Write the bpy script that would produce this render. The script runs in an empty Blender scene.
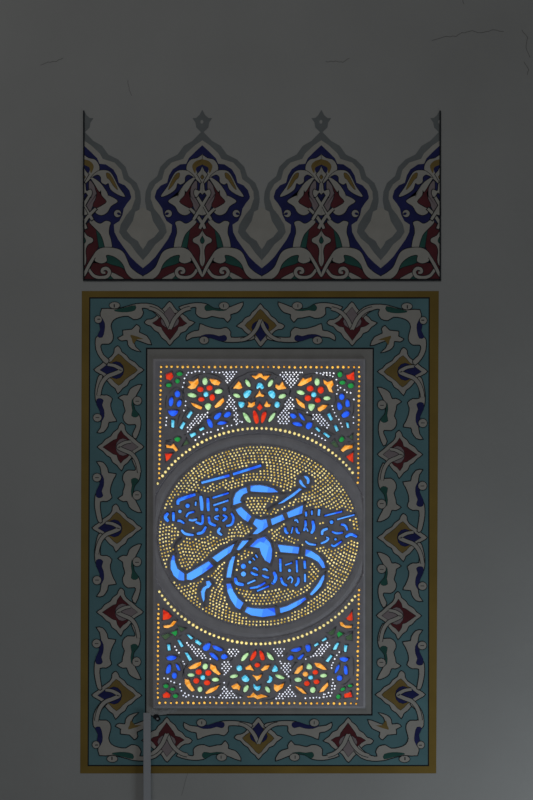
import bpy, bmesh, math, random
from mathutils import Vector
from mathutils.geometry import delaunay_2d_cdt
rnd = random.Random(7)
C = bpy.context.scene.collection
S = 0.005                      # metres of wall per photograph pixel
Z0 = 2.15                      # height of the photograph's lower edge above the floor
DIST = 7.0; CAMZ = 1.6; CX = 0.0
K = 533/66.0

def W(p, y=0.0):
    """wall-plane pixel position -> world point; y<0 is proud of the wall (seen from the camera spot)"""
    x = (p[0]-266.5)*S; z = Z0+(800-p[1])*S
    if y:
        f = (DIST+y)/DIST
        x = CX+(x-CX)*f; z = CAMZ+(z-CAMZ)*f
    return (x, y, z)

# ------------------------------------------------------------------ materials
def new_mat(name):
    m = bpy.data.materials.new(name); m.use_nodes = True
    nt = m.node_tree; nt.nodes.clear()
    out = nt.nodes.new('ShaderNodeOutputMaterial')
    return m, nt, out
def matte(name, col, rough=0.75, var=0.06, scale=6.0, bump=0.0, bscale=60.0, stain=None, spec=0.2):
    m, nt, out = new_mat(name); N = nt.nodes; L = nt.links
    b = N.new('ShaderNodeBsdfPrincipled'); b.inputs['Roughness'].default_value = rough
    b.inputs['Specular IOR Level'].default_value = spec
    tc = N.new('ShaderNodeTexCoord')
    nz = N.new('ShaderNodeTexNoise'); nz.inputs['Scale'].default_value = scale; nz.inputs['Detail'].default_value = 6
    L.new(tc.outputs['Object'], nz.inputs['Vector'])
    cr = N.new('ShaderNodeValToRGB')
    cr.color_ramp.elements[0].position = 0.3; cr.color_ramp.elements[1].position = 0.7
    cr.color_ramp.elements[0].color = (*[c*(1-var) for c in col], 1)
    cr.color_ramp.elements[1].color = (*[min(1, c*(1+var)) for c in col], 1)
    L.new(nz.outputs['Fac'], cr.inputs['Fac'])
    L.new(cr.outputs['Color'], b.inputs['Base Color'])
    if bump:
        n2 = N.new('ShaderNodeTexNoise'); n2.inputs['Scale'].default_value = bscale; n2.inputs['Detail'].default_value = 5
        L.new(tc.outputs['Object'], n2.inputs['Vector'])
        bp = N.new('ShaderNodeBump'); bp.inputs['Strength'].default_value = bump; bp.inputs['Distance'].default_value = 0.004
        L.new(n2.outputs['Fac'], bp.inputs['Height']); L.new(bp.outputs['Normal'], b.inputs['Normal'])
    L.new(b.outputs['BSDF'], out.inputs['Surface'])
    return m
def glass(name, tint, light, cell=26.0, mixamt=0.5):
    """coloured sheet glass: tinted see-through with paler streaks, a little gloss"""
    m, nt, out = new_mat(name); N = nt.nodes; L = nt.links
    tc = N.new('ShaderNodeTexCoord')
    vo = N.new('ShaderNodeTexVoronoi'); vo.inputs['Scale'].default_value = cell
    L.new(tc.outputs['Object'], vo.inputs['Vector'])
    sep = N.new('ShaderNodeSeparateColor'); L.new(vo.outputs['Color'], sep.inputs['Color'])
    mt = N.new('ShaderNodeMath'); mt.operation = 'MULTIPLY'; mt.inputs[1].default_value = mixamt
    L.new(sep.outputs[0], mt.inputs[0])
    mx = N.new('ShaderNodeMix'); mx.data_type = 'RGBA'
    mx.inputs[6].default_value = (*[c**0.5 for c in tint], 1); mx.inputs[7].default_value = (*[c**0.5 for c in light], 1)
    L.new(mt.outputs[0], mx.inputs[0])
    tr = N.new('ShaderNodeBsdfTransparent'); L.new(mx.outputs[2], tr.inputs['Color'])
    gl = N.new('ShaderNodeBsdfGlossy'); gl.inputs['Roughness'].default_value = 0.15
    ms = N.new('ShaderNodeMixShader'); ms.inputs[0].default_value = 0.03
    L.new(tr.outputs[0], ms.inputs[1]); L.new(gl.outputs[0], ms.inputs[2])
    L.new(ms.outputs[0], out.inputs['Surface'])
    return m
M = {}
M['wall'] = matte('wall_paint', (0.56, 0.56, 0.545), 0.9, 0.05, 1.6, 0.25, 35)
M['floor'] = matte('floor_stone', (0.35, 0.33, 0.3), 0.5, 0.1, 3)
M['crack'] = matte('crack_dark', (0.24, 0.235, 0.23), 0.95)
M['gray'] = matte('paint_gray', (0.265, 0.285, 0.29), 0.8, 0.08, 10)
M['cream'] = matte('paint_cream', (0.60, 0.575, 0.52), 0.8, 0.07, 12)
M['creamb'] = matte('paint_cream_border', (0.60, 0.57, 0.52), 0.8, 0.06, 12)
M['navy'] = matte('paint_navy', (0.032, 0.037, 0.17), 0.75, 0.2, 12)
M['maroon'] = matte('paint_maroon', (0.165, 0.036, 0.045), 0.75, 0.2, 12)
M['green'] = matte('paint_green', (0.04, 0.15, 0.125), 0.75, 0.2, 12)
M['gold'] = matte('paint_gold', (0.33, 0.225, 0.07), 0.7, 0.14, 8)
M['pink'] = matte('paint_pink', (0.40, 0.33, 0.345), 0.8, 0.06, 12)
M['teal'] = matte('paint_teal', (0.17, 0.34, 0.375), 0.8, 0.1, 5)
M['ochre'] = matte('paint_ochre', (0.34, 0.225, 0.052), 0.7, 0.14, 4)
M['black'] = matte('paint_black', (0.022, 0.024, 0.03), 0.7, 0.1)
M['surround'] = matte('surround_paint', (0.47, 0.455, 0.43), 0.85, 0.08, 9, 0.3, 60)
M['plaster'] = matte('lattice_plaster', (0.54, 0.52, 0.565), 0.85, 0.12, 22, 0.5, 160)
M['ring'] = matte('moulding_plaster_lit', (0.68, 0.66, 0.70), 0.85, 0.08, 18, 0.35, 120)  # paler copy of the lattice plaster: brighter light on the mouldings put into colour
M['pvc'] = matte('white_plastic', (0.58, 0.59, 0.62), 0.5, 0.03, 5)
M['chip'] = matte('bare_plaster', (0.5, 0.5, 0.5), 0.95, 0.25, 60, 0.8, 140)
M['blue'] = glass('deep_blue_glass', (0.012, 0.05, 0.62), (0.03, 0.16, 0.85), 40, 1.0)
M['sky'] = glass('blue_calligraphy_glass', (0.02, 0.085, 0.78), (0.11, 0.44, 1.0), 11, 1.0)
M['cyan'] = glass('cyan_glass', (0.02, 0.33, 0.52), (0.35, 0.85, 1.0), 70, 0.9)
M['red'] = glass('red_glass', (0.45, 0.010, 0.006), (0.85, 0.085, 0.02), 45, 0.8)
M['orange'] = glass('orange_glass', (0.72, 0.22, 0.010), (1.0, 0.55, 0.16), 60, 0.9)
M['gglass'] = glass('green_glass', (0.006, 0.12, 0.02), (0.03, 0.36, 0.08), 40, 0.8)
M['pale'] = glass('pale_green_glass', (0.20, 0.42, 0.14), (0.62, 0.85, 0.5), 50, 0.9)
M['dark'] = glass('unlit_green_glass', (0.025, 0.05, 0.028), (0.06, 0.10, 0.045), 50, 0.8)  # green glass painted darker for pieces with no light behind them
M['amber'] = glass('amber_glass', (0.62, 0.24, 0.018), (1.0, 0.60, 0.12), 70, 1.0)
M['yellow'] = glass('gold_glass', (0.6, 0.40, 0.05), (1.0, 0.86, 0.40), 60, 1.0)
M['blue2'] = glass('fine_blue_glass', (0.014, 0.085, 0.8), (0.06, 0.33, 1.0), 45, 1.0)
M['goldm'] = glass('dark_gold_glass', (0.42, 0.26, 0.03), (1.0, 0.84, 0.36), 60, 1.0)
M['clear'] = glass('clear_glass', (0.8, 0.83, 0.95), (1.0, 1.0, 1.0), 60, 0.8)
def daylight_mat():
    m, nt, out = new_mat('daylight_panel_glow'); N = nt.nodes; L = nt.links  # self-glowing stand-in for the daylight outside
    e = N.new('ShaderNodeEmission'); e.inputs['Strength'].default_value = 1.5
    tc = N.new('ShaderNodeTexCoord'); nz = N.new('ShaderNodeTexNoise'); nz.inputs['Scale'].default_value = 3
    L.new(tc.outputs['Object'], nz.inputs['Vector'])
    cr = N.new('ShaderNodeValToRGB'); cr.color_ramp.elements[0].color = (0.72, 0.76, 0.85, 1); cr.color_ramp.elements[1].color = (1, 1, 1, 1)
    cr.color_ramp.elements[0].position = 0.35; cr.color_ramp.elements[1].position = 0.65
    L.new(nz.outputs['Fac'], cr.inputs['Fac']); L.new(cr.outputs['Color'], e.inputs['Color'])
    L.new(e.outputs[0], out.inputs['Surface'])
    return m
M['day'] = daylight_mat()

# ------------------------------------------------------------------ object helpers
def empty(name, loc, label, cat, group=None):
    o = bpy.data.objects.new(name, None); C.objects.link(o); o.location = loc
    o['label'] = label; o['category'] = cat; o['kind'] = 'thing'
    if group: o['group'] = group
    return o
def mesh_obj(name, verts, faces, mats, fmat=None, parent=None, kind=None, smooth=False):
    me = bpy.data.meshes.new(name)
    off = Vector((0, 0, 0))
    if parent is not None:
        q = parent
        while q is not None: off += q.location; q = q.parent
    # put the part's origin at its own centre
    if parent is not None:
        n = len(verts); c = Vector((sum(v[0] for v in verts)/n, sum(v[1] for v in verts)/n, sum(v[2] for v in verts)/n))
    else: c = Vector((0, 0, 0))
    me.from_pydata([Vector(v)-c for v in verts], [], faces)
    for m in (mats if isinstance(mats, list) else [mats]): me.materials.append(m)
    if fmat:
        for p, i in zip(me.polygons, fmat): p.material_index = i
    if smooth:
        for p in me.polygons: p.use_smooth = True
    me.update()
    o = bpy.data.objects.new(name, me); C.objects.link(o)
    if parent is not None:
        o.parent = parent; o.location = c-off
    if kind: o['kind'] = kind
    return o
class MB:
    def __init__(s): s.v = []; s.f = []; s.m = []; s.mats = []
    def mi(s, key):
        if key not in s.mats: s.mats.append(key)
        return s.mats.index(key)
    def face(s, pts, key):
        n = len(s.v); s.v += pts; s.f.append(tuple(range(n, n+len(pts)))); s.m.append(s.mi(key))
    def box(s, x0, x1, y0, y1, z0, z1, key):
        n = len(s.v)
        s.v += [(x, y, z) for x in (x0, x1) for y in (y0, y1) for z in (z0, z1)]
        for q in ((0,1,3,2),(4,6,7,5),(0,4,5,1),(2,3,7,6),(0,2,6,4),(1,5,7,3)):
            s.f.append(tuple(n+i for i in q)); s.m.append(s.mi(key))
    def build(s, name, parent=None, kind=None, smooth=False):
        return mesh_obj(name, s.v, s.f, [M[k] for k in s.mats], s.m, parent, kind, smooth)

# ------------------------------------------------------------------ 2D shape helpers (photo pixels)
def area(p):
    return 0.5*sum(p[i][0]*p[(i+1) % len(p)][1]-p[(i+1) % len(p)][0]*p[i][1] for i in range(len(p)))
def smooth(p, n=4):
    """closed Catmull-Rom"""
    r = []; m = len(p)
    for i in range(m):
        a, b, c, d = p[i-1], p[i], p[(i+1) % m], p[(i+2) % m]
        for k in range(n):
            t = k/n
            r.append(tuple(0.5*((2*b[j])+(-a[j]+c[j])*t+(2*a[j]-5*b[j]+4*c[j]-d[j])*t*t+(-a[j]+3*b[j]-3*c[j]+d[j])*t**3) for j in (0, 1)))
    return r
def openc(p, n=5):
    if len(p) < 3: return list(p)
    r = []; q = [p[0]]+list(p)+[p[-1]]
    for i in range(1, len(q)-2):
        a, b, c, d = q[i-1], q[i], q[i+1], q[i+2]
        for k in range(n):
            t = k/n
            r.append(tuple(0.5*((2*b[j])+(-a[j]+c[j])*t+(2*a[j]-5*b[j]+4*c[j]-d[j])*t*t+(-a[j]+3*b[j]-3*c[j]+d[j])*t**3) for j in (0, 1)))
    r.append(p[-1]); return r
def offset(p, d):
    if area(p) < 0: p = p[::-1]
    r = []; m = len(p)
    for i in range(m):
        a, b, c = p[i-1], p[i], p[(i+1) % m]
        e1 = (b[0]-a[0], b[1]-a[1]); e2 = (c[0]-b[0], c[1]-b[1])
        l1 = math.hypot(*e1) or 1e-6; l2 = math.hypot(*e2) or 1e-6
        n1 = (e1[1]/l1, -e1[0]/l1); n2 = (e2[1]/l2, -e2[0]/l2)
        nx, ny = n1[0]+n2[0], n1[1]+n2[1]; l = math.hypot(nx, ny)
        if l < 1e-3: nx, ny, l = n1[0], n1[1], 1
        nx /= l; ny /= l
        co = max(0.55, nx*n1[0]+ny*n1[1])
        r.append((b[0]+nx*d/co, b[1]+ny*d/co))
    return r
def ell(cx, cy, rx, ry, rot=0, n=12):
    a = math.radians(rot); ca, sa = math.cos(a), math.sin(a)
    return [(cx+rx*math.cos(t)*ca-ry*math.sin(t)*sa, cy+rx*math.cos(t)*sa+ry*math.sin(t)*ca) for t in (2*math.pi*k/n for k in range(n))]
def stroke(p, w, w0=None, w1=None):
    """polyline -> closed outline; w mid width, w0/w1 end widths"""
    p = openc(p, 4); m = len(p)
    w0 = w*0.55 if w0 is None else w0; w1 = w*0.55 if w1 is None else w1
    Lf = []; Rt = []
    for i in range(m):
        a = p[max(0, i-1)]; b = p[min(m-1, i+1)]
        dx, dy = b[0]-a[0], b[1]-a[1]; l = math.hypot(dx, dy) or 1e-6
        t = i/(m-1); ww = (w0+(w-w0)*min(1, t*3.5)) if t < 0.5 else (w1+(w-w1)*min(1, (1-t)*3.5))
        nx, ny = -dy/l*ww/2, dx/l*ww/2
        Lf.append((p[i][0]+nx, p[i][1]+ny)); Rt.append((p[i][0]-nx, p[i][1]-ny))
    return Lf+Rt[::-1]
def loc(o, pts, k=K):
    return [(o[0]+u/k, o[1]+v/k) for u, v in pts]
def inside(p, poly):
    x, y = p; c = False; j = len(poly)-1
    for i in range(len(poly)):
        xi, yi = poly[i]; xj, yj = poly[j]
        if (yi > y) != (yj > y) and x < (xj-xi)*(y-yi)/(yj-yi)+xi: c = not c
        j = i
    return c
def pdist(p, poly):
    best = 1e9; m = len(poly)
    for i in range(m):
        ax, ay = poly[i]; bx, by = poly[(i+1) % m]
        dx, dy = bx-ax, by-ay; l = dx*dx+dy*dy
        t = 0 if l == 0 else max(0, min(1, ((p[0]-ax)*dx+(p[1]-ay)*dy)/l))
        d = math.hypot(p[0]-ax-t*dx, p[1]-ay-t*dy)
        if d < best: best = d
    return best

# ------------------------------------------------------------------ the setting
GLASS_Y = -0.004; FRONT_Y = -0.021
def build_wall():
    mb = MB()
    X0, X1, ZT = -5.0, 5.0, 8.2
    a = W((156.5, 362)); b = W((362.5, 705.5))
    hx0, hx1, hz0, hz1 = a[0], b[0], b[2], a[2]
    T = 0.30
    for (x0, x1, z0, z1) in ((X0, hx0, 0, ZT), (hx1, X1, 0, ZT), (hx0, hx1, 0, hz0), (hx0, hx1, hz1, ZT)):
        mb.box(x0, x1, 0, T, z0, z1, 'wall')
    o = mb.build('wall_back', kind='structure')
    for pts, w in (([(432,41),(444,37),(456,36),(462,33),(472,31),(480,33),(492,30),(508,32)], 0.45),
                   ([(41,65),(48,62),(56,61),(66,57)], 0.4), ([(326,62),(336,61),(343,62),(352,57)], 0.4),
                   ([(128,80),(129,90),(132,97)], 0.35), ([(522,30),(528,38),(526,48),(531,60)], 0.5), ([(463,0),(464,6)], 0.5),
                   ([(182,795),(188,770),(192,762)],0.25), ([(524,62),(529,70),(527,76)],0.5)):
        jp = []
        for i in range(len(pts)-1):
            for k in range(4):
                t = k/4; jp.append((pts[i][0]+(pts[i+1][0]-pts[i][0])*t+rnd.uniform(-.5, .5), pts[i][1]+(pts[i+1][1]-pts[i][1])*t+rnd.uniform(-.6, .6)))
        m2 = MB(); p = jp
        for i in range(len(p)-1):
            dx, dy = p[i+1][0]-p[i][0], p[i+1][1]-p[i][1]; l = math.hypot(dx, dy) or 1
            nx, ny = -dy/l*w/2, dx/l*w/2
            m2.face([W((p[i][0]-nx, p[i][1]-ny), -.0004), W((p[i+1][0]-nx, p[i+1][1]-ny), -.0004), W((p[i+1][0]+nx, p[i+1][1]+ny), -.0004), W((p[i][0]+nx, p[i][1]+ny), -.0004)], 'crack')
        c = m2.build('plaster_crack', o)
    mb = MB(); mb.box(X0, X1, -9.5, T, -0.1, 0, 'floor'); mb.build('floor', kind='structure')
build_wall()

# ------------------------------------------------------------------ painted layers
LAY = 0.0005
def paint(mb, poly, key, layer, outline=0.0, okey='black', strip=False):
    if strip:                       # ribbon: left side then reversed right side
        m = len(poly); h = m//2
        for o, k, y in ((outline, okey, -LAY*layer+LAY*0.45), (0, key, -LAY*layer)):
            pr = []
            for i in range(h):
                a, b = poly[i], poly[m-1-i]; dx, dy = a[0]-b[0], a[1]-b[1]; l = math.hypot(dx, dy) or 1e-6
                pr.append(((a[0]+dx/l*o, a[1]+dy/l*o), (b[0]-dx/l*o, b[1]-dy/l*o)))
            for i in range(h-1):
                mb.face([W(pr[i][0], y), W(pr[i+1][0], y), W(pr[i+1][1], y), W(pr[i][1], y)], k)
        return
    if outline:
        q = offset(poly, outline)
        mb.face([W(p, -LAY*layer+LAY*0.45) for p in q], okey)
    if area(poly) < 0: poly = poly[::-1]
    mb.face([W(p, -LAY*layer) for p in poly], key)

# ---- upper frieze of crests
V1 = (196, 100); V2 = (196, 190)
def half(o, pts): return [((u/K+o[0])-202.3, v/K+o[1]) for u, v in pts]
def both(h):
    """half outline running top axis -> outside -> bottom axis, mirrored to a closed outline"""
    return h+[(-x, y) for x, y in h[::-1] if abs(x) > 0.01]
def clipx(poly, x0, x1):
    def cl(p, f, g):
        r = []
        for i in range(len(p)):
            a, b = p[i-1], p[i]
            if f(a) != f(b): r.append(g(a, b))
            if f(b): r.append(b)
        return r
    poly = cl(poly, lambda q: q[0] >= x0, lambda a, b: (x0, a[1]+(b[1]-a[1])*(x0-a[0])/(b[0]-a[0])))
    if poly: poly = cl(poly, lambda q: q[0] <= x1, lambda a, b: (x1, a[1]+(b[1]-a[1])*(x1-a[0])/(b[0]-a[0])))
    return poly
FX0, FX1, FB = 83.6, 440.2, 279.6
grayo = [(0, 130.8)]+half(V1, [(130,330),(200,370),(250,440),(330,480),(390,540),(415,615),(480,670),(508,740),(514,800)])+half(V2, [(512,100),(500,160),(470,175),(450,250),(400,330),(440,380),(490,412),(510,450),(531,478)])
grayi = [(0, 140.3)]+half(V1, [(110,365),(180,430),(205,475),(245,488),(300,505),(355,565),(375,640),(430,680),(464,740),(468,800)])+half(V2, [(464,80),(440,150),(395,205),(350,280),(338,340),(370,390),(430,440),(480,510),(531,568)])
navyo = [(0, 145.2)]+half(V1, [(110,420),(160,470),(180,515),(230,520),(290,560),(320,610),(335,668),(385,690),(420,730),(435,780)])+half(V2, [(432,70),(400,110),(375,150),(365,200),(340,250),(295,280),(300,340),(330,400),(380,470),(430,540),(480,590),(531,632)])
base = [(59.4, FB), (0, FB)]
def mir(poly): return [(-x, y) for x, y in poly]
crest_layers = {
 'crest_gray_band': [(both(grayo+base), 'gray', 1, 0)],
 'crest_cream_band': [(both(grayi+base), 'cream', 2, 0)],
 'crest_navy_field': [(both(navyo+base), 'navy', 3, 0)],
}
H1 = lambda pts: half(V1, pts)
H2 = lambda pts: half(V2, pts)
sideshapes = [  # (name, half-side polygon, colour, layer, outline)
 ('maroon_field', H2([(50,300),(100,255),(165,320),(175,440),(135,530),(62,640),(50,640)]), 'maroon', 4, .3),
 ('maroon_field', H2([(100,590),(200,592),(300,590),(370,640),(430,690),(445,722),(50,722),(50,690)]), 'maroon', 4, .3),
 ('green_leaf', H2([(150,310),(190,350),(207,410),(228,462),(175,465),(165,400)]), 'green', 4.5, .3),
 ('cream_stalk', smooth(H2([(190,272),(230,250),(268,262),(258,300),(255,350),(270,400),(277,470),(230,474),(213,420),(190,360),(150,315),(100,262),(118,235),(155,262)]), 3), 'cream', 5, .35),
 ('green_leaf', smooth(H2([(235,528),(290,526),(340,562),(382,632),(340,618),(240,585)]), 3), 'green', 5, .3),
 ('cream_scroll', smooth(H2([(52,705),(90,620),(128,530),(168,482),(230,464),(320,474),(372,505),(402,565),(428,622),(480,668),(533,700),(533,724),(452,718),(400,672),(372,604),(335,562),(285,532),(232,526),(238,572),(196,592),(150,578),(134,566),(96,640)]), 3), 'cream', 6, .35),
 ('cream_leaf', smooth(H2([(272,665),(330,690),(376,722),(258,722),(272,700)]), 3), 'cream', 6, .3),
 ('green_leaf', H2([(255,695),(272,700),(295,722),(240,722)]), 'green', 6.5, .2),
 ('cream_curl', stroke(H2([(92,640),(130,690),(185,708),(240,698),(260,662),(238,634),(206,640),(202,664),(226,668)]), 3.2, 2.6, 2.2), 'cream', 7, .35),
 ('pink_petal', smooth(H1([(100,650),(140,700),(158,760)])+H2([(160,20),(140,90),(95,182),(60,135),(75,70)])+H1([(115,790),(95,720)]), 3), 'pink', 4.5, .3),
 ('maroon_petal', smooth(H1([(140,680),(172,715),(190,770)])+H2([(186,12),(197,46),(238,92),(182,128),(150,148),(128,122),(150,70),(162,10)])+H1([(156,745)]), 3), 'maroon', 5, .3),
 ('cream_petal', smooth(H1([(105,620),(180,665),(238,745),(250,790)])+H2([(248,45),(300,68),(324,95),(272,130),(240,182),(195,203),(155,188),(145,157),(190,132),(238,94),(197,42),(192,0)])+H1([(178,740),(140,680)]), 3), 'cream', 5.5, .3),
 ('cream_leaf', smooth(H1([(110,625),(165,575),(230,568),(270,588),(302,640),(332,700),(385,778),(330,764),(270,722),(252,672),(228,682),(194,662),(190,622),(160,602)]), 3), 'cream', 6, .25),
 ('gold_leaf', smooth(H1([(235,590),(262,598),(292,645),(325,722),(292,692),(262,645),(240,626)]), 3), 'gold', 7, 0),
 ('cream_curl', ell((325/K+196)-202.3, 190/K+190, 3.5, 3.6), 'cream', 6, .2),
 ('navy_spot', ell((336/K+196)-202.3, 192/K+190, 1.7, 1.0, 20), 'navy', 7, 0),
 ('cream_ribbon', stroke(H2([(150,150),(95,205),(50,272),(30,312)]), 3.0, 2.4, 2.4), 'cream', 7, .6),
 ('cream_ribbon', stroke(H2([(95,50),(50,125),(5,200)])+H2([(-20,240)]), 2.9, 2.4, 2.4), 'cream', 7.5, .6),
 ('cream_ribbon', stroke(H2([(134,540),(85,625),(52,700)]), 3.0, 2.6, 1), 'cream', 8, .4),
]
axisshapes = [
 ('cream_flower', smooth(both(H1([(50,440),(92,470),(142,482),(172,520),(176,566),(140,600),(100,640),(50,690)])), 3), 'cream', 5.5, .3),
 ('gold_arch', smooth(both(H1([(50,478),(100,492),(132,530),(122,572),(108,590),(98,552),(50,522)])), 3), 'gold', 6.5, 0),
 ('navy_arch', smooth(both(H1([(50,522),(98,545),(96,582),(70,600),(50,602)])), 3), 'navy', 7, 0),
 ('cream_spike', both(H1([(50,535),(66,572),(92,600),(62,650),(50,690)])), 'cream', 7.5, .35),
 ('gold_spot', both(H1([(50,600),(64,622),(50,645)])), 'gold', 8, .2),
 ('cream_lily', smooth(both(H1([(50,660),(64,680),(72,735),(108,722),(118,755),(98,785)])+H2([(70,20),(50,40)])), 3), 'cream', 8, .4),
 ('navy_heart', both(H1([(50,762),(72,768)])+H2([(66,50),(50,72)])), 'navy', 9, 0),
 ('cream_diamond', both(H2([(50,130),(84,195),(50,205)])), 'cream', 8, .35),
 ('cream_tulip', smooth(both(H2([(50,325),(78,368),(122,392),(122,420),(84,442),(66,490),(72,560),(64,600),(50,620)])), 3), 'cream', 6.5, .35),
 ('green_drop', smooth(both(H2([(50,372),(66,405),(60,426),(50,430)])), 3), 'green', 7.5, .2),
]
frieze = empty('painted_frieze', W(((FX0+FX1)/2, FB)), 'horizontal painted frieze of pointed navy, cream and maroon crests above the window border', 'mural')
for i, (ax, lo, hi) in enumerate(((83.6, 0, 60), (202.3, -60, 60), (321.3, -60, 60), (440.1, -60, 0))):
    half_w = 59.45
    def place(poly, clip=True):
        q = clipx(poly, max(lo, -half_w), min(hi, half_w)) if clip else poly
        return [(x+ax, y) for x, y in q]
    mb = MB()
    for nm in ('crest_gray_band', 'crest_cream_band', 'crest_navy_field'):
        for poly, key, lay, ol in crest_layers[nm]:
            paint(mb, place(poly), key, lay+(i % 2)*0.02, ol)
    fin = [(0,109.8),(3.0,115.2),(6.2,118.0),(9.8,118.2),(6.9,122.4),(6.0,127.5),(2.6,130.8),(0,133.5)]
    paint(mb, place(both(fin)), 'gray', 1.3)
    f2 = place(ell(-0.4, 121.8, 1.5, 1.9)) if True else None
    if len(f2) > 2: paint(mb, f2, 'wall', 1.9)
    cr = mb.build('crest', frieze)
    groups = {}
    for nm, poly, key, lay, ol in sideshapes:
        for sgn in (1, -1):
            if (sgn == 1 and hi == 0 and nm != 'cream_ribbon') or (sgn == -1 and lo == 0 and nm != 'cream_ribbon'): continue
            q = poly if sgn == 1 else mir(poly)
            n0 = len(q); q = place(q); isr = nm in ('cream_ribbon', 'cream_curl') and n0 > 14 and len(q) == n0 and lay != 6
            if len(q) < 3 or abs(area(q)) < .3: continue
            m2 = MB(); paint(m2, q, key, lay+(0.25 if sgn == 1 and nm == 'cream_ribbon' else 0), ol+.3, strip=isr); m2.build(nm, cr)
    for nm, poly, key, lay, ol in axisshapes:
        q = place(poly)
        if len(q) < 3: continue
        m2 = MB(); paint(m2, q, key, lay, ol+.3 if ol else 0); m2.build(nm, cr)
for ax in (142.9, 261.8, 380.7):
    d = [(x, y) for x, y in grayo if y > 207.5 and x > 20]
    d = [(59.5-x, y) for x, y in d]           # distance from the mid axis
    h = [(0, 207.5), (1.2, 207.5)]+[(min(18, q[0]), q[1]) for q in d]+[(0, 250.0)]
    poly = [(ax+x, y) for x, y in h]+[(ax-x, y) for x, y in h[::-1] if x > .01]
    m2 = MB(); paint(m2, poly, 'cream', 1.2); m2.build('cream_drop', frieze)
mb = MB()
for r in ((83.0, 110.5, 84.4, 280.6), (439.5, 110.5, 440.9, 280.6), (83.0, 278.9, 440.9, 280.8)):
    paint(mb, [(r[0], r[1]), (r[2], r[1]), (r[2], r[3]), (r[0], r[3])], 'black', 10)
mb.build('dark_edge_line', frieze)

# ---- border round the window
border = empty('painted_border', W((260, 773)), 'rectangular painted border, teal with cream scrollwork and an ochre edge, around the window', 'mural')
def quadring(outer, inner, key, layer, name, parent):
    mb = MB()
    for i in range(4):
        j = (i+1) % 4
        mb.face([W(outer[i], -LAY*layer), W(outer[j], -LAY*layer), W(inner[j], -LAY*layer), W(inner[i], -LAY*layer)], key)
    return mb.build(name, parent)
def R4(x0, x1, x2, x3, y0, y1): return [(x0, y0), (x1, y0), (x2, y1), (x3, y1)]   # tl tr br bl
o1 = R4(81.8, 438.8, 436.2, 80.2, 291, 773.4)
o2 = R4(89.2, 429.8, 429.0, 87.6, 297.2, 766.2)
o3 = R4(90.4, 428.6, 427.8, 88.8, 298.6, 764.9)
o4 = R4(145.9, 374.0, 372.6, 144.9, 347.6, 715.6)
o5 = R4(147.4, 372.6, 371.2, 146.4, 349.2, 714.0)
mb = MB()
for ra, rb, ya, yb in ((o1, o2, -LAY, -LAY),):
    for i in range(4):
        j = (i+1) % 4
        mb.face([W(ra[i], ya), W(ra[j], ya), W(rb[j], yb), W(rb[i], yb)], 'ochre')
mb.build('ochre_band', border)
quadring(o2, o3, 'black', 1.5, 'black_line', border)
teal = quadring(o3, o4, 'teal', 1.2, 'teal_band', border)
quadring(o4, o5, 'black', 1.5, 'black_line', border)

# local flower frame: +u to the pointed calyx, v across; pixels
def FL(pts): return [((248-x)/6.5, (y-377)/6.5) for x, y in pts]
fl_out = smooth(FL([(92,376),(130,348),(165,318),(205,290),(222,262),(224,240),(245,224),(262,245),(268,262),(300,285),(318,310),(355,330),(380,358),(410,378),(375,402),(345,432),(320,445),(305,475),(275,495),(245,529),(230,498),(205,480),(175,445),(150,415),(120,397)]), 2)
fl_heart = smooth(FL([(248,275),(290,312),(330,345),(370,379),(330,410),(290,440),(250,477),(205,435),(172,412),(172,345),(205,322)]), 2)
fl_heart2 = FL([(248,272),(268,298),(276,326),(300,334),(326,350),(372,379),(326,408),(300,424),(276,430),(268,458),(250,482),(232,462),(205,445),(176,412),(176,345),(205,318),(230,298)])
fl_disc = FL(ell(234, 379, 50, 56))
fl_dia = FL([(130,378),(178,342),(248,378),(190,414)])
fl_hook = stroke(FL([(178,343),(222,350),(262,372),(262,384),(222,402),(178,420),(146,455),(128,500),(120,545)]), 3.6, 2.4, 3.4)
fl_va = stroke(FL([(292,378),(262,366),(222,350),(178,320),(150,285),(138,250)]), 3.6, 3.2, 3.4)
fl_vb = stroke(FL([(292,378),(262,390),(222,406),(178,436),(150,470),(138,505)]), 3.6, 3.2, 3.4)
def flower(cx, cy, ang, hc, dc, gc, su=1.0, sv=1.0, name='border_flower'):
    flip = -1 if ang == 180 else 1
    a = math.radians(ang); ca, sa = math.cos(a), math.sin(a)
    def T(p): return [(cx+u*su*ca-v*sv*flip*sa, cy+u*su*sa+v*sv*flip*ca) for u, v in p]
    mb = MB(); paint(mb, T(fl_out), 'creamb', 4, .88); fo = mb.build(name, border)
    m = MB(); paint(m, T(fl_heart2 if hc == 'maroon' else fl_heart), hc, 5, .4); m.build('flower_heart', fo)
    m = MB(); paint(m, T(fl_disc), dc, 6, .3); m.build('flower_disc', fo)
    m = MB(); paint(m, T(fl_dia), gc, 6.6, .3); m.build('flower_calyx', fo)
    for k, h in enumerate((fl_hook,) if abs(ang) != 90 else (fl_va, fl_vb)):
        m = MB(); paint(m, T(h), 'creamb', 7.4+k*.5, .65, strip=True); m.build('flower_ribbon', fo)
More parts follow.
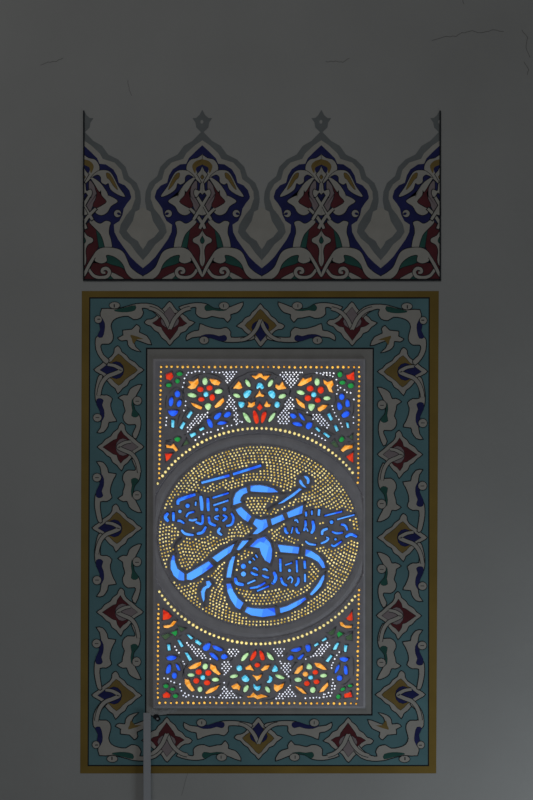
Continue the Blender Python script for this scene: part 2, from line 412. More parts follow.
# local leaf frame (from the yellow-to-red pair of the left column): x px from band centre (inward +), y px from yellow flower
def LP(pts): return [((x/6.5+78)-117.5, (y/6.5+380)-369.5) for x, y in pts]
lf1 = smooth(LP([(160,-30),(150,30),(148,95),(190,98),(222,120),(212,150),(216,190),(234,235),(249,264),(202,270),(195,298),(168,334),(130,338),(150,310),(158,265),(165,240),(160,200),(140,170),(122,140),(116,110),(116,60),(128,0),(140,-30)]), 2)
lf1v = smooth(LP([(124,124),(150,118),(167,132),(158,160),(170,190),(172,235),(152,268),(142,250),(146,205),(124,160)]), 2)
lf1b = LP(ell(128, 243, 27, 25)); lf1d = LP([(116,240),(140,240),(140,244),(116,244)])
lf2 = smooth(LP([(413,30),(382,90),(362,140),(368,190),(395,222),(408,262),(404,315),(378,378),(358,352),(380,305),(374,284),(330,286),(302,262),(298,228),(312,200),(300,160),(296,132),(268,114),(300,97),(325,98),(340,62),(370,40)]), 2)
lf2v = smooth(LP([(355,120),(362,150),(370,190),(398,222),(378,240),(350,230),(356,195),(350,160)]), 2)
lf2b = LP(ell(388, 133, 27, 27)); lf2d = LP([(376,134),(400,134),(400,138),(376,138)])
def leafpair(T):
    for nm, a, v, b, d, vk in (('scroll_leaf', lf1, lf1v, lf1b, lf1d, 'navy'), ('scroll_leaf', lf2, lf2v, lf2b, lf2d, 'green')):
        mb = MB(); paint(mb, T(a), 'creamb', 4.9, .88); lo = mb.build(nm, border)
        m = MB(); paint(m, T(v), vk, 5.8, .2); m.build('leaf_vein', lo)
        m = MB(); paint(m, T(b), 'creamb', 6.8, .6); paint(m, T(d), 'black', 7.2); m.build('berry', lo)
YC_L = [(118.4, 369.8), (116.5, 528), (116.2, 695.2)]; RC_L = [(121, 446.8), (120.4, 612)]
YC_R = [(403.0, 371.5), (402.8, 537.5), (400.8, 694.6)]; RC_R = [(399.6, 454.4), (398.5, 615.6)]
YC_T = (260.6, 325.6); RC_T = [(169.6, 323), (352, 323.4)]
YC_B = (258.4, 738); RC_B = [(167, 740), (348.4, 740.4)]
for c in YC_L: flower(*c, 180, 'gold', 'navy', 'navy')
for c in YC_R: flower(*c, 0, 'gold', 'navy', 'navy')
for c in RC_L: flower(*c, 0, 'maroon', 'pink', 'pink', .93)
for c in RC_R: flower(*c, 180, 'maroon', 'pink', 'pink', .9)
flower(*YC_T, 90, 'gold', 'navy', 'navy', .86, 1.0)
for c in RC_T: flower(*c, -90, 'maroon', 'pink', 'pink', .88, 1.05)
flower(*YC_B, -90, 'gold', 'navy', 'navy', .84, 1.0)
for c in RC_B: flower(*c, 90, 'maroon', 'pink', 'pink', .9, 1.05)
def colpair(bx, y0, y1, sx):      # y0 yellow flower, y1 red flower
    s = (y1-y0)/77.0
    return lambda p: [(bx+x*sx, y0+y*s) for x, y in p]
for (yc, rc, bx, sx) in ((YC_L, RC_L, 117.2, 1), (YC_R, RC_R, 402.6, -1.02)):
    seq = [(yc[0], rc[0]), (yc[1], rc[0]), (yc[1], rc[1]), (yc[2], rc[1])]
    for k, (a, b) in enumerate(seq):
        leafpair(colpair(bx-(0.8 if sx > 0 else 0.6)*(a[1]-370)/325, a[1], b[1], sx))
def rowpair(by, x0, x1, sy):      # x0 yellow, x1 red, outward side handled by sy
    s = (x1-x0)/77.0
    return lambda p: [(x0+y*s, by+x*sy) for x, y in p]
for (yc, rcs, by, sy) in ((YC_T, RC_T, 323.2, -0.86), (YC_B, RC_B, 739.8, 0.86)):
    for rc in rcs: leafpair(rowpair(by, yc[0], rc[0], sy))
# corners
def CP(pts): return [(x/5.38+78, y/5.38+286) for x, y in pts]
cn = smooth(CP([(152,418),(120,385),(98,340),(96,285),(110,268),(132,240),(124,180),(129,124),(200,126),(280,106),(312,98),(370,95),(430,112),(478,160),(500,212),(480,222),(428,155),(380,122),(342,118),(350,142),(335,170),(300,178),(270,160),(225,165),(190,182),(175,215),(186,260),(185,290),(165,310),(130,310),(120,328),(135,370),(165,398)]), 2)
cng = smooth(CP([(196,130),(260,114),(308,104),(306,130),(262,140),(215,138)]), 2)
cnn = smooth(CP([(122,165),(143,200),(142,240),(130,276),(104,270),(120,235),(114,200)]), 2)
cnb1 = CP(ell(197, 104, 28, 17)); cnb1d = CP([(192,98),(198,98),(198,116),(192,116)])
cnb2 = CP(ell(109, 180, 19, 19)); cnb2d = CP([(104,176),(120,176),(120,181),(104,181)])
cl = smooth(CP([(217,280),(245,265),(243,240),(290,235),(315,210),(332,226),(328,250),(370,270),(392,313),(352,302),(312,288),(300,300),(310,330),(335,352),(290,337),(270,315),(266,290),(235,293)]), 2)
clg = smooth(CP([(284,262),(352,285),(318,286),(298,312),(290,285)]), 2)
def corner(T):
    mb = MB(); paint(mb, T(cn), 'creamb', 4.9, .88); lo = mb.build('corner_scroll', border)
    m = MB(); paint(m, T(cng), 'green', 5.8, .2); m.build('leaf_vein', lo)
    m = MB(); paint(m, T(cnn), 'navy', 5.8, .2); m.build('leaf_vein', lo)
    for b, d in ((cnb1, cnb1d), (cnb2, cnb2d)):
        m = MB(); paint(m, T(b), 'creamb', 6.8, .6); paint(m, T(d), 'black', 7.2); m.build('berry', lo)
    mb = MB(); paint(mb, T(cl), 'creamb', 4.9, .88); lo = mb.build('corner_leaf', border)
    m = MB(); paint(m, T(clg), 'gold', 5.8, 0); m.build('leaf_vein', lo)
corner(lambda p: p)
corner(lambda p: [(521.6-x*1.0, y+1) for x, y in p])
corner(lambda p: [(x-2.3, 1064.2-y) for x, y in p])
corner(lambda p: [(519.2-x, 1064.4-y) for x, y in p])

# ------------------------------------------------------------------ the window
win = empty('stained_glass_window', W((259, 714)), 'pierced plaster window set with coloured glass and blue calligraphy in an oval medallion', 'stained glass window')
A, B, Cc, D = (148,470), (208,470), (262,470), (312,470)
E, F, G, H = (148,526), (208,526), (262,526), (312,526)
I, J, Kk, L_ = (148,586), (208,586), (262,586), (312,586)
P1, P2, P3, P4 = (148,358), (208,358), (262,358), (312,358)
T1, T2, T3, T4 = (148,414), (208,414), (262,414), (312,414)
Q1, Q2, Q3, Q4 = (148,646), (208,646), (262,646), (312,646)
MC = (258.8, 536.0)
# big strokes of the calligraphy
big = [
 loc(B, [(205,282),(207,235),(225,188),(262,158),(308,142),(318,182),(285,196),(264,222),(258,252),(272,260)]),
 loc(B, [(345,128),(420,124),(480,136),(530,152),(565,178),(500,181),(430,178),(345,172)]),
 loc(B, [(225,322),(268,300),(300,332),(350,376),(322,418),(285,395),(245,355)]),
 loc(B, [(385,395),(430,406),(470,398),(484,455),(440,490),(400,515),(362,517),(402,470),(365,435)]),
 loc(Cc, [(72,398),(165,360),(182,400),(82,445)]),
 loc(Cc, [(202,345),(330,286),(322,350),(215,386)]),
 loc(F, [(340,165),(400,107),(455,90),(500,135),(516,190),(512,260),(500,300),(462,278),(432,228),(418,178)]),
 loc(G, [(128,152),(300,172),(292,222),(150,210)]),
 loc(G, [(355,190),(400,203),(460,243),(495,290),(510,336),(488,338),(455,290),(400,257),(350,240)]),
 loc(G, [(503,395),(500,430),(475,485),(440,525),(402,560),(388,550),(420,510),(455,465),(485,410)]),
 loc(Kk, [(145,180),(200,165),(280,125),(345,93),(356,108),(300,152),(220,197),(150,218)]),
 loc(J, [(318,170),(360,181),(440,186),(536,178),(545,235),(440,250),(350,236),(298,208)]),
 loc(J, [(150,-15),(182,-18),(205,45),(240,98),(285,138),(258,188),(225,170),(185,110),(160,50)]),
 loc(F, [(198,250),(218,245),(202,310),(184,415),(150,415),(160,350),(175,290)]),
 loc(F, [(233,190),(278,120),(328,117),(275,175),(250,195)]),
 loc(F, [(36,256),(120,198),(213,145),(182,210),(75,290)]),
 loc(E, [(315,390),(400,340),(490,286),(525,323),(440,385),(350,436),(315,432)]),
 loc(E, [(200,240),(212,240),(217,290),(237,345),(292,385),(292,440),(250,436),(210,402),(184,345),(185,290)]),
 loc(E, [(470,448),(495,445),(512,470),(492,497),(468,507),(456,540),(456,590),(448,612),(435,570),(430,530),(445,500),(475,480)]),
 loc(Cc, [(128,276),(170,264),(260,207),(320,156),(302,150),(240,198),(180,240)]),
 smooth(loc(Cc, [(340,52),(365,54),(383,80),(378,108),(364,110),(364,82)]), 2),
 smooth(loc(Cc, [(303,82),(318,88),(332,115),(357,142),(328,132),(305,105)]), 2),
]
def st(o, pts, w): return stroke(loc(o, pts), w/K, w/K*0.7, w/K*0.7)
def dt(o, u, v, r): return ell(o[0]+u/K, o[1]+v/K, r/K, r/K, 0, 8)
small = [
 st((0,0), [], 1) if False else stroke([(201.6,482.9),(229.3,475.5)], 2.6, 2.0, 2.2), stroke([(233.2,474.3),(261.0,465.6)], 2.7, 2.2, 2.2),
 st(A, [(242,280),(246,248),(290,228),(382,198)], 26), st(A, [(425,212),(432,260),(436,328)], 26), st(A, [(483,228),(485,280),(488,332)], 22),
 dt(A,320,290,17), st(A, [(386,258),(384,288)], 16),
 st(A, [(162,348),(140,382),(165,415)], 24), st(A, [(204,342),(206,378),(206,412)], 20), dt(A,258,335,13), st(A, [(238,412),(262,412),(292,432)], 16),
 st(A, [(308,380),(328,350),(372,338)], 14), st(A, [(330,402),(360,408),(395,398)], 15), st(A, [(440,366),(442,412),(428,436),(384,420)], 18),
 st(A, [(490,378),(498,424),(520,440),(548,450)], 20), st(A, [(270,485),(302,516),(368,526)], 18), st(A, [(395,516),(440,503),(468,458)], 20),
 st(B, [(38,226),(166,186)], 17), st(B, [(44,286),(164,246)], 17), dt(B,70,320,14), dt(B,133,318,15),
 st(B, [(88,368),(56,386),(84,402)], 14), st(B, [(120,364),(150,384),(118,414)], 16), st(B, [(188,350),(206,392),(190,440),(148,452)], 17), st(B, [(98,468),(82,500),(112,526)], 18),
 st(Cc, [(354,338),(358,374)], 20), st(Cc, [(403,328),(403,362)], 14), st(Cc, [(462,318),(458,368)], 24),
 st(Cc, [(186,466),(192,500),(212,512)], 18), st(Cc, [(248,462),(236,512)], 13), st(Cc, [(262,410),(280,404),(290,426)], 12), st(Cc, [(278,468),(284,500),(304,512)], 16),
 st(Cc, [(350,408),(352,460),(336,492)], 17), st(Cc, [(354,462),(372,496)], 13), st(Cc, [(408,412),(418,470),(398,512)], 22),
 st(D, [(102,370),(242,336)], 15), st(D, [(204,400),(342,362)], 14), dt(D,158,422,14), st(D, [(234,440),(268,450),(286,488)], 16), st(D, [(82,524),(86,492),(126,474)], 19),
 st(D, [(162,498),(200,512),(248,506)], 14), st(H, [(272,90),(312,68),(362,88)], 20), st(H, [(72,142),(110,126),(132,104),(116,92)], 15), st(H, [(156,152),(182,162),(238,124)], 14), dt(H,190,108,9),
 st(G, [(352,122),(380,145),(436,153)], 14), st(G, [(147,266),(150,368)], 22), st(G, [(188,316),(242,298)], 13), dt(G,222,360,12), st(G, [(279,278),(284,374)], 18), st(G, [(343,282),(348,344)], 24), st(G, [(347,388),(348,452)], 19),
 st(G, [(95,372),(112,420),(88,468)], 24), st(G, [(153,418),(168,462),(202,482)], 18), st(G, [(208,432),(228,412),(246,432),(236,462)], 11), st(G, [(292,416),(292,456),(268,484)], 20),
 dt(F,286,326,20), dt(F,286,388,20), st(F, [(384,232),(400,256)], 12), st(F, [(362,258),(378,276)], 11), dt(F,338,292,11),
 st(F, [(362,342),(384,342),(402,358)], 13), st(F, [(346,374),(372,390),(402,396)], 17), st(F, [(442,352),(464,350),(482,362)], 14), st(F, [(438,398),(464,412),(492,418)], 15),
 st(F, [(220,420),(234,462),(288,476)], 24), st(F, [(318,466),(382,438)], 17), st(F, [(338,502),(400,492),(462,458)], 14), st(F, [(396,526),(492,486)], 15),
 st(F, [(512,460),(532,470)], 14),
]
def e(o, u, v, ru, rv, rot=0): return ell(o[0]+u/K, o[1]+v/K, ru/K, rv/K, rot, 10)
def pl(o, *pts): return smooth(loc(o, list(pts)), 2)
def ps(o, *pts): return loc(o, list(pts))
bits = [  # colour, outline
 ('red', ps(P1,(145,135),(190,118),(205,150),(182,180),(148,168))), ('gglass', e(P1,255,130,24,15)), ('gglass', e(P1,238,188,17,17)), ('gglass', e(P1,168,221,22,15)),
 ('blue', e(P1,238,292,21,26)), ('blue', e(P1,187,355,17,36,8)), ('blue', e(P1,252,368,17,28,20)), ('blue', pl(P1,(165,430),(205,425),(242,432),(225,460),(200,470),(175,455))),
 ('orange', ps(P1,(328,190),(368,192),(402,168),(408,202),(380,245),(348,252),(320,238),(348,218))), ('pale', e(P1,460,190,20,28)),
 ('orange', ps(P2,(12,172),(50,176),(72,180),(100,198),(85,220),(50,217),(28,200))),
 ('red', e(P1,422,255,25,20)), ('red', e(P1,497,243,24,20)), ('cyan', e(P1,468,295,19,19)), ('red', e(P1,430,335,25,17)), ('red', e(P2,34,320,21,26)), 
 ('pale', e(P1,356,302,36,16,10)), ('pale', pl(P1,(460,384),(485,368),(510,382),(492,420),(472,412))), ('orange', ps(P1,(348,362),(390,376),(437,398),(428,416),(395,405),(365,386))),
 ('pale', e(P2,85,271,31,18,-8)), ('orange', ps(P2,(122,325),(130,350),(100,386),(62,404),(54,392),(75,365),(95,345))),
 ('cyan', ps(P1,(345,430),(360,442),(330,488),(313,476))), ('cyan', ps(T1,(190,50),(212,54),(210,110),(190,106))), ('cyan', ps(T1,(285,65),(301,76),(275,125),(257,112))), ('cyan', ps(T1,(338,165),(380,150),(388,168),(350,190))), ('cyan', ps(T1,(412,125),(445,108),(456,120),(425,138))),
 ('blue', pl(T1,(476,50),(500,45),(520,80),(518,110),(493,100))), ('gglass', pl(T1,(215,200),(240,188),(262,200),(245,224),(222,216))), ('dark', ps(T1,(310,208),(330,240),(282,256))),
 ('orange', ps(T1,(148,250),(185,260),(205,243),(222,265),(240,292),(225,302),(200,277),(150,272))), ('red', ps(T1,(138,322),(196,322),(175,360),(148,382))),
 ('blue', pl(P2,(48,482),(75,450),(106,445),(95,480),(65,498))), ('blue', pl(P2,(128,470),(150,440),(180,440),(178,466),(150,480))), ('blue', pl(T2,(75,82),(100,60),(152,70),(115,86))),
 ('orange', ps(P2,(203,247),(225,218),(248,190),(262,205),(276,242),(250,252),(225,245))), ('pale', e(P2,322,206,14,33,-32)), ('pale', e(P2,232,305,29,14,20)),
 ('orange', ps(P2,(352,144),(388,148),(410,128),(428,126),(447,148),(498,144),(465,180),(420,152),(385,172))), ('pale', e(P3,68,206,15,31,32)),
 ('cyan', pl(P2,(392,238),(405,206),(432,208),(450,240),(432,252),(418,236),(400,250))), ('cyan', pl(P2,(288,290),(318,264),(350,270),(328,310),(300,324))), ('cyan', pl(P3,(50,280),(82,264),(106,292),(96,326),(70,315))),
 ('orange', ps(P2,(416,262),(426,290),(453,302),(445,315),(418,308),(384,318),(394,302),(406,290))), ('cyan', pl(P2,(249,358),(292,362),(286,392),(265,402),(251,382))),
 ('orange', ps(P2,(325,355),(347,370),(377,355),(378,380),(355,398),(318,396),(330,378))), ('orange', ps(P3,(18,386),(38,350),(50,374),(69,376),(62,395),(30,396))), ('red', ps(P2,(417,370),(441,400),(417,427),(396,402))), ('cyan', e(P3,122,378,20,24)),
 ('red', pl(P2,(365,430),(385,433),(405,478),(408,518),(386,530),(368,482))), ('red', pl(P2,(466,438),(470,462),(452,508),(432,525),(430,482),(442,445))), ('pale', pl(P2,(283,443),(315,460),(347,516),(320,516),(293,480))), ('pale', pl(P3,(106,444),(96,480),(60,517),(54,500),(78,460))),
 ('orange', ps(P3,(113,215),(140,226),(165,193),(176,220),(196,246),(165,252),(130,256),(108,236))), ('pale', e(P3,163,310,30,16,-18)),
 ('orange', ps(P3,(288,222),(332,164),(348,176),(398,158),(400,182),(360,205),(315,226))), ('pale', e(P3,445,195,19,28)), ('red', e(P3,388,248,27,22)), ('red', e(P3,474,260,25,27)), ('cyan', e(P3,418,297,20,19)), ('red', e(P3,370,325,25,23)), ('red', e(P3,450,342,23,19)), ('pale', e(P3,312,280,32,16,15)), ('pale', e(P4,120,326,28,15)),
 ('orange', ps(P3,(273,323),(305,350),(340,374),(347,408),(320,396),(290,370))), ('pale', pl(P3,(378,375),(427,378),(412,415),(395,427),(378,405))), ('orange', ps(P3,(450,407),(490,380),(528,384),(510,407),(470,432),(453,425))),
 ('orange', ps(P4,(93,178),(125,197),(162,184),(173,215),(154,245),(168,280),(140,270),(120,225),(98,205))), ('gglass', e(P4,225,135,19,21)), ('red', ps(P4,(275,140),(300,136),(337,113),(341,180),(288,170))), ('gglass', e(P4,245,200,24,15)), ('gglass', e(P4,313,225,24,20)),
 ('blue', e(P4,240,315,20,24)), ('blue', pl(P4,(205,372),(220,362),(243,392),(235,416),(211,416))), ('blue', pl(P4,(280,338),(298,350),(303,390),(275,393),(271,360))), ('blue', pl(P4,(238,462),(275,430),(302,445),(290,470),(255,482))),
 ('cyan', ps(P4,(123,456),(143,448),(167,495),(150,506))), ('cyan', ps(T4,(178,95),(196,94),(214,132),(196,142))), ('cyan', ps(T4,(274,68),(292,74),(299,110),(285,113))), ('cyan', ps(T4,(90,158),(104,151),(144,181),(132,193))), ('cyan', ps(T4,(26,116),(40,109),(67,135),(56,146))),
 ('gglass', pl(T4,(218,215),(238,184),(260,205),(240,227))), ('dark', ps(T4,(153,235),(180,213),(212,266),(190,269))), ('dark', ps(T4,(298,187),(326,168),(326,206))), ('orange', ps(T4,(233,292),(265,256),(326,254),(326,274),(280,287),(250,307))), ('red', ps(T4,(277,345),(331,313),(331,392),(300,372))),
 ('blue', pl(T3,(225,5),(255,0),(277,24),(250,37))), ('blue', pl(T3,(297,-5),(320,8),(347,52),(320,42))), ('blue', pl(T3,(248,70),(300,70),(324,95),(290,98),(258,87))), ('blue', pl(T3,(370,73),(402,74),(400,102),(375,124),(353,105))),
 # bottom left
 ('red', ps(I,(123,193),(160,213),(190,245),(170,266),(121,274))), ('orange', ps(I,(126,322),(180,315),(205,284),(230,286),(202,322),(160,339),(130,337))), ('gglass', ps(I,(188,376),(232,360),(236,386),(220,404))), ('dark', ps(I,(240,325),(302,345),(270,368))), ('dark', ps(I,(108,402),(160,385),(190,397),(140,432))),
 ('cyan', ps(I,(315,396),(328,394),(362,420),(348,432))), ('cyan', ps(I,(383,438),(400,438),(432,464),(418,479),(383,457))), ('cyan', ps(I,(238,438),(258,442),(286,486),(268,494))), ('cyan', ps(I,(156,474),(176,474),(183,517),(162,521))),
 ('blue', pl(I,(498,463),(502,485),(486,517),(458,522),(443,500),(465,473))), ('blue', pl(J,(38,483),(70,488),(118,516),(90,526),(50,507))),
 ('blue', pl(Q1,(152,92),(190,79),(230,90),(205,113),(163,114))), ('blue', pl(Q1,(165,153),(184,160),(180,210),(148,222),(149,190))), ('blue', pl(Q1,(223,148),(246,160),(260,197),(240,192))), ('blue', e(Q1,213,240,19,24)), ('cyan', ps(Q1,(298,54),(320,58),(354,110),(334,120))),
 ('gglass', e(Q1,145,325,20,15)), ('gglass', e(Q1,198,350,18,12)), ('gglass', e(Q1,222,405,20,15)), ('red', ps(Q1,(120,393),(150,370),(180,395),(174,417),(124,417))),
 ('orange', ps(Q1,(325,177),(375,145),(427,128),(427,152),(385,180),(345,187))), ('pale', e(Q1,462,166,20,23,20)), ('orange', ps(Q2,(22,148),(60,165),(70,193),(102,226),(85,234),(50,212),(18,182))),
 ('red', e(Q1,410,210,25,21)), ('red', e(Q1,487,218,24,22)), ('cyan', e(Q1,443,255,18,18)), ('red', e(Q1,390,282,23,22)), ('red', e(Q1,477,297,25,20)), ('pale', e(Q1,348,235,28,13)), ('pale', e(Q2,60,272,28,15)), ('orange', ps(Q1,(298,268),(330,275),(347,315),(377,357),(355,367),(323,337),(300,302))), ('pale', e(Q1,420,350,18,22)), ('orange', ps(Q2,(-20,377),(15,345),(50,335),(92,316),(67,350),(30,374),(-15,387))),
 ('blue', pl(Q2,(13,58),(45,63),(80,100),(72,114),(30,86))), ('blue', pl(Q2,(108,80),(135,66),(157,90),(130,107),(110,100))),
 ('pale', pl(Q2,(268,114),(288,75),(323,56),(321,80),(285,120))), ('red', pl(Q2,(386,42),(386,80),(352,117),(341,108),(360,60))), ('red', pl(Q2,(418,38),(445,60),(457,107),(430,112),(418,70))), ('pale', pl(Q2,(478,53),(510,75),(532,112),(500,107),(480,80))),
 ('red', e(Q2,398,155,22,17)), ('orange', ps(Q2,(303,175),(340,153),(370,200),(335,191),(306,190))), ('orange', ps(Q2,(428,192),(460,160),(497,158),(480,187),(440,202))), ('cyan', e(Q2,253,180,22,22)), ('cyan', pl(Q2,(273,260),(300,236),(318,250),(332,268),(322,287),(290,287))), ('cyan', pl(Q3,(38,292),(58,272),(58,240),(82,258),(78,285),(60,297))), ('cyan', pl(Q3,(83,197),(105,156),(128,190),(115,207),(88,207))),
 ('orange', ps(Q2,(356,233),(395,245),(432,233),(425,255),(395,280),(383,260))), ('pale', e(Q2,210,245,32,13,-10)), ('pale', pl(Q3,(108,233),(145,237),(182,259),(155,267),(120,252))), ('orange', ps(Q2,(188,325),(235,303),(260,330),(252,358),(235,347),(205,347))),
 ('pale', e(Q2,307,345,16,31,30)), ('cyan', pl(Q2,(370,308),(395,330),(422,323),(416,350),(395,360),(371,337))), ('pale', e(Q3,45,352,15,28,-35)), ('orange', ps(Q2,(313,406),(340,406),(365,376),(395,402),(430,390),(482,410),(440,417),(400,430),(370,412),(325,417))), ('orange', ps(Q3,(98,310),(130,320),(177,303),(165,337),(120,370),(98,350))),
 # bottom right
 ('blue', pl(Q3,(238,32),(300,13),(314,27),(285,46),(243,44))), ('blue', pl(Q3,(353,-4),(385,-4),(390,34),(367,47),(355,20))), ('blue', pl(Q3,(208,97),(235,77),(252,95),(237,113),(210,110))), ('blue', pl(Q3,(287,102),(325,70),(336,74),(310,107))),
 ('orange', ps(Q3,(260,222),(290,175),(327,156),(327,187),(290,224))), ('pale', pl(Q3,(375,143),(402,165),(396,187),(360,182))), ('orange', ps(Q3,(423,138),(470,142),(500,165),(522,192),(490,190),(440,167))), ('orange', e(Q3,350,228,21,19)), ('red', e(Q3,430,213,22,18)), ('cyan', e(Q3,393,255,19,15)), ('red', e(Q3,362,303,22,20)), ('red', e(Q3,440,290,24,18)), ('pale', e(Q3,292,273,28,17)), ('pale', e(Q3,497,240,27,14,-5)),
 ('orange', ps(Q3,(268,323),(320,345),(360,387),(330,382),(290,350))), ('pale', e(Q3,410,355,21,24)), ('orange', ps(Q3,(462,374),(490,330),(530,296),(534,322),(497,366))),
 ('blue', pl(Q4,(223,100),(260,93),(293,105),(270,127),(240,120))), ('blue', pl(Q4,(219,152),(216,185),(190,220),(185,208),(198,172))), ('blue', pl(Q4,(260,163),(281,170),(286,227),(262,222))), ('blue', e(Q4,222,260,21,21)), ('gglass', e(Q4,307,322,18,10)), ('gglass', e(Q4,248,350,19,12,-25)), ('gglass', e(Q4,212,410,17,17)), ('red', ps(Q4,(260,388),(312,373),(324,411),(263,417))),
 ('cyan', ps(Q4,(150,73),(165,82),(130,130),(111,121))), ('cyan', ps(L_,(203,460),(217,464),(195,512),(170,514),(185,480))), ('cyan', ps(L_,(260,480),(284,482),(276,532),(261,530))), ('cyan', ps(L_,(78,440),(110,418),(120,430),(88,447))), ('cyan', ps(L_,(16,478),(45,460),(54,471),(25,490))),
 ('red', ps(L_,(277,264),(323,207),(327,277),(300,280))), ('orange', ps(L_,(225,293),(245,295),(265,320),(320,323),(318,338),(275,340),(232,320))), ('gglass', ps(L_,(203,385),(218,368),(250,388),(212,414))), ('dark', ps(L_,(128,380),(187,343),(177,385),(155,397))), ('dark', ps(L_,(273,407),(321,388),(321,437),(280,432))),
]
# ---- dots
def chain(o, pts): return loc(o, pts)
def cluster(o, pts, sp=2.95):
    poly = loc(o, pts); xs = [p[0] for p in poly]; ys = [p[1] for p in poly]; r = []
    poly2 = offset(poly, 0.4); y = min(ys); row = 0
    while y <= max(ys)+.3:
        x = min(xs)+(sp/2 if row % 2 else 0)
        while x <= max(xs)+.3:
            if inside((x, y), poly2): r.append((x+rnd.uniform(-.25, .25), y+rnd.uniform(-.25, .25)))
            x += sp*1.18
        y += sp*.72; row += 1
    return r
clear = []
for o, pts in ((P1, [(280,235),(290,200),(295,165),(312,138),(325,118),(353,120),(382,110),(415,108),(453,113),(520,112)]), (P2, [(35,112),(65,116),(93,119)]),
    (P1, [(305,350),(302,384),(290,424)]), (T1, [(150,30),(148,60),(145,90)]), (T1, [(383,210),(412,187),(448,163),(478,150),(508,145)]), (T2, [(20,145),(80,128),(118,115),(155,97),(190,92),(230,85),(275,65)]),
    (P3, [(325,117),(440,118),(470,124),(492,134),(502,117)]), (P4, [(40,120),(70,124),(90,133),(96,120),(118,120),(145,120),(175,124),(120,138),(146,140),(168,150),(197,175),(205,222),(210,258),(200,290),(230,240),(262,258),(282,277),(312,282),(338,335),(335,478),(335,525)]),
    (P4, [(163,388),(170,415),(182,442),(195,470),(217,497)]), (T4, [(233,75),(243,103),(335,72)]), (P3, [(365,440)]), (T4, [(-1,155),(28,168),(55,180),(80,197),(107,212)]),
    (I, [(218,490),(230,518)]), (Q1, [(250,55),(283,125),(293,145)]), (Q1, [(130,260),(160,265),(185,285),(212,295),(258,308),(260,335),(270,362),(298,382),(328,397),(365,405),(397,412),(430,415),(465,415),(500,412),(530,412)]),
    (Q2, [(18,105),(18,412),(50,415)]), (Q1, [(285,400),(307,410)]), (Q3, [(350,422),(388,420),(415,418),(440,415),(465,418),(500,412),(500,390),(525,408),(353,105),(395,88)]),
    (Q4, [(220,50),(200,75),(183,105),(170,135),(160,155),(158,178),(167,270),(170,298),(185,322),(182,345),(162,322),(160,350),(160,378),(148,403),(133,378),(120,408),(105,390),(92,412),(60,415),(35,412),(10,415)])):
    clear += chain(o, pts)
for o, pts in ((P2, [(118,116),(245,114),(152,222)]), (P1, [(310,590),(345,520),(395,450),(480,440),(482,470),(410,525),(330,592)]), (P2, [(170,305),(205,340),(228,400),(242,450),(255,485),(275,520),(235,530),(200,485),(212,455),(182,400),(143,405)]),
    (P3, [(138,120),(320,117),(240,250)]), (P3, [(230,305),(250,350),(268,410),(218,415),(215,525),(190,538),(105,520),(140,470),(190,370)]), (P4, [(8,460),(78,458),(112,515),(142,565),(122,572),(40,525),(10,490)]),
    (I, [(315,460),(360,478),(408,505),(440,550),(500,588),(440,585),(380,558),(330,495)]), (Q2, [(168,12),(240,25),(250,50),(215,102),(188,85),(162,42)]), (Q2, [(103,135),(178,130),(196,180),(150,217),(130,252)]), (Q2, [(130,280),(150,340),(200,380),(272,420),(90,416),(110,360)]),
    (Q3, [(95,25),(182,25),(165,88),(128,86)]), (Q3, [(145,125),(240,148),(218,250),(155,192)]), (Q3, [(225,303),(240,350),(292,415),(102,425),(180,360)]), (Q4, [(0,75),(50,20),(105,-25),(150,-42),(130,20),(70,88),(20,84)])):
    clear += cluster(o, pts)
amber = []
def line(a, b, n):
    return [(a[0]+(b[0]-a[0])*k/(n-1)+rnd.uniform(-.3, .3), a[1]+(b[1]-a[1])*k/(n-1)+rnd.uniform(-.25, .25)) for k in range(n)]
amber += line((161.2, 366.9), (359.2, 367.4), 38)
amber += line((159.8, 702.8), (356.4, 703.6), 36)
amber += line((161, 371.8), (159.2, 478.0), 24)+line((359.2, 372.0), (357.9, 482.5), 24)
amber += line((158.4, 604.5), (157.6, 697.6), 21)+line((358.8, 590.2), (357.4, 698.5), 24)
arc = []
def ellarc(cx, cy, rx, ry, sp, ph=0.0):
    r = []; t = ph; lim = ph+2*math.pi
    n = 0; per = math.pi*(3*(rx+ry)-math.sqrt((3*rx+ry)*(rx+3*ry))); cnt = max(3, round(per/sp)); acc = 0; step = per/cnt; target = 0
    M_ = 1440; px, py = cx+rx*math.cos(ph), cy+ry*math.sin(ph)
    for i in range(M_):
        if acc >= target and n < cnt: r.append((px, py)); n += 1; target += step
        t = ph+2*math.pi*(i+1)/M_; qx, qy = cx+rx*math.cos(t), cy+ry*math.sin(t)
        acc += math.hypot(qx-px, qy-py); px, py = qx, qy
    return r
yellow_arc = [p for p in ellarc(MC[0], 536.2, 116.0, 107.8, 4.75, .2) if 157.3 < p[0] < 359.3]
yellow_arc = [p for p in yellow_arc if all(math.hypot(p[0]-q[0], p[1]-q[1]) > 3.0 for q in amber)]
# medallion dots: concentric rows
allblue = big+small
bb = []
for q in allblue:
    xs = [p[0] for p in q]; ys = [p[1] for p in q]; bb.append((min(xs)-6, min(ys)-6, max(xs)+6, max(ys)+6))
def clearance(p):
    d = 9e9
    for q, b in zip(allblue, bb):
        if b[0] < p[0] < b[2] and b[1] < p[1] < b[3]:
            if inside(p, q): return 0
            d = min(d, pdist(p, q))
    return d
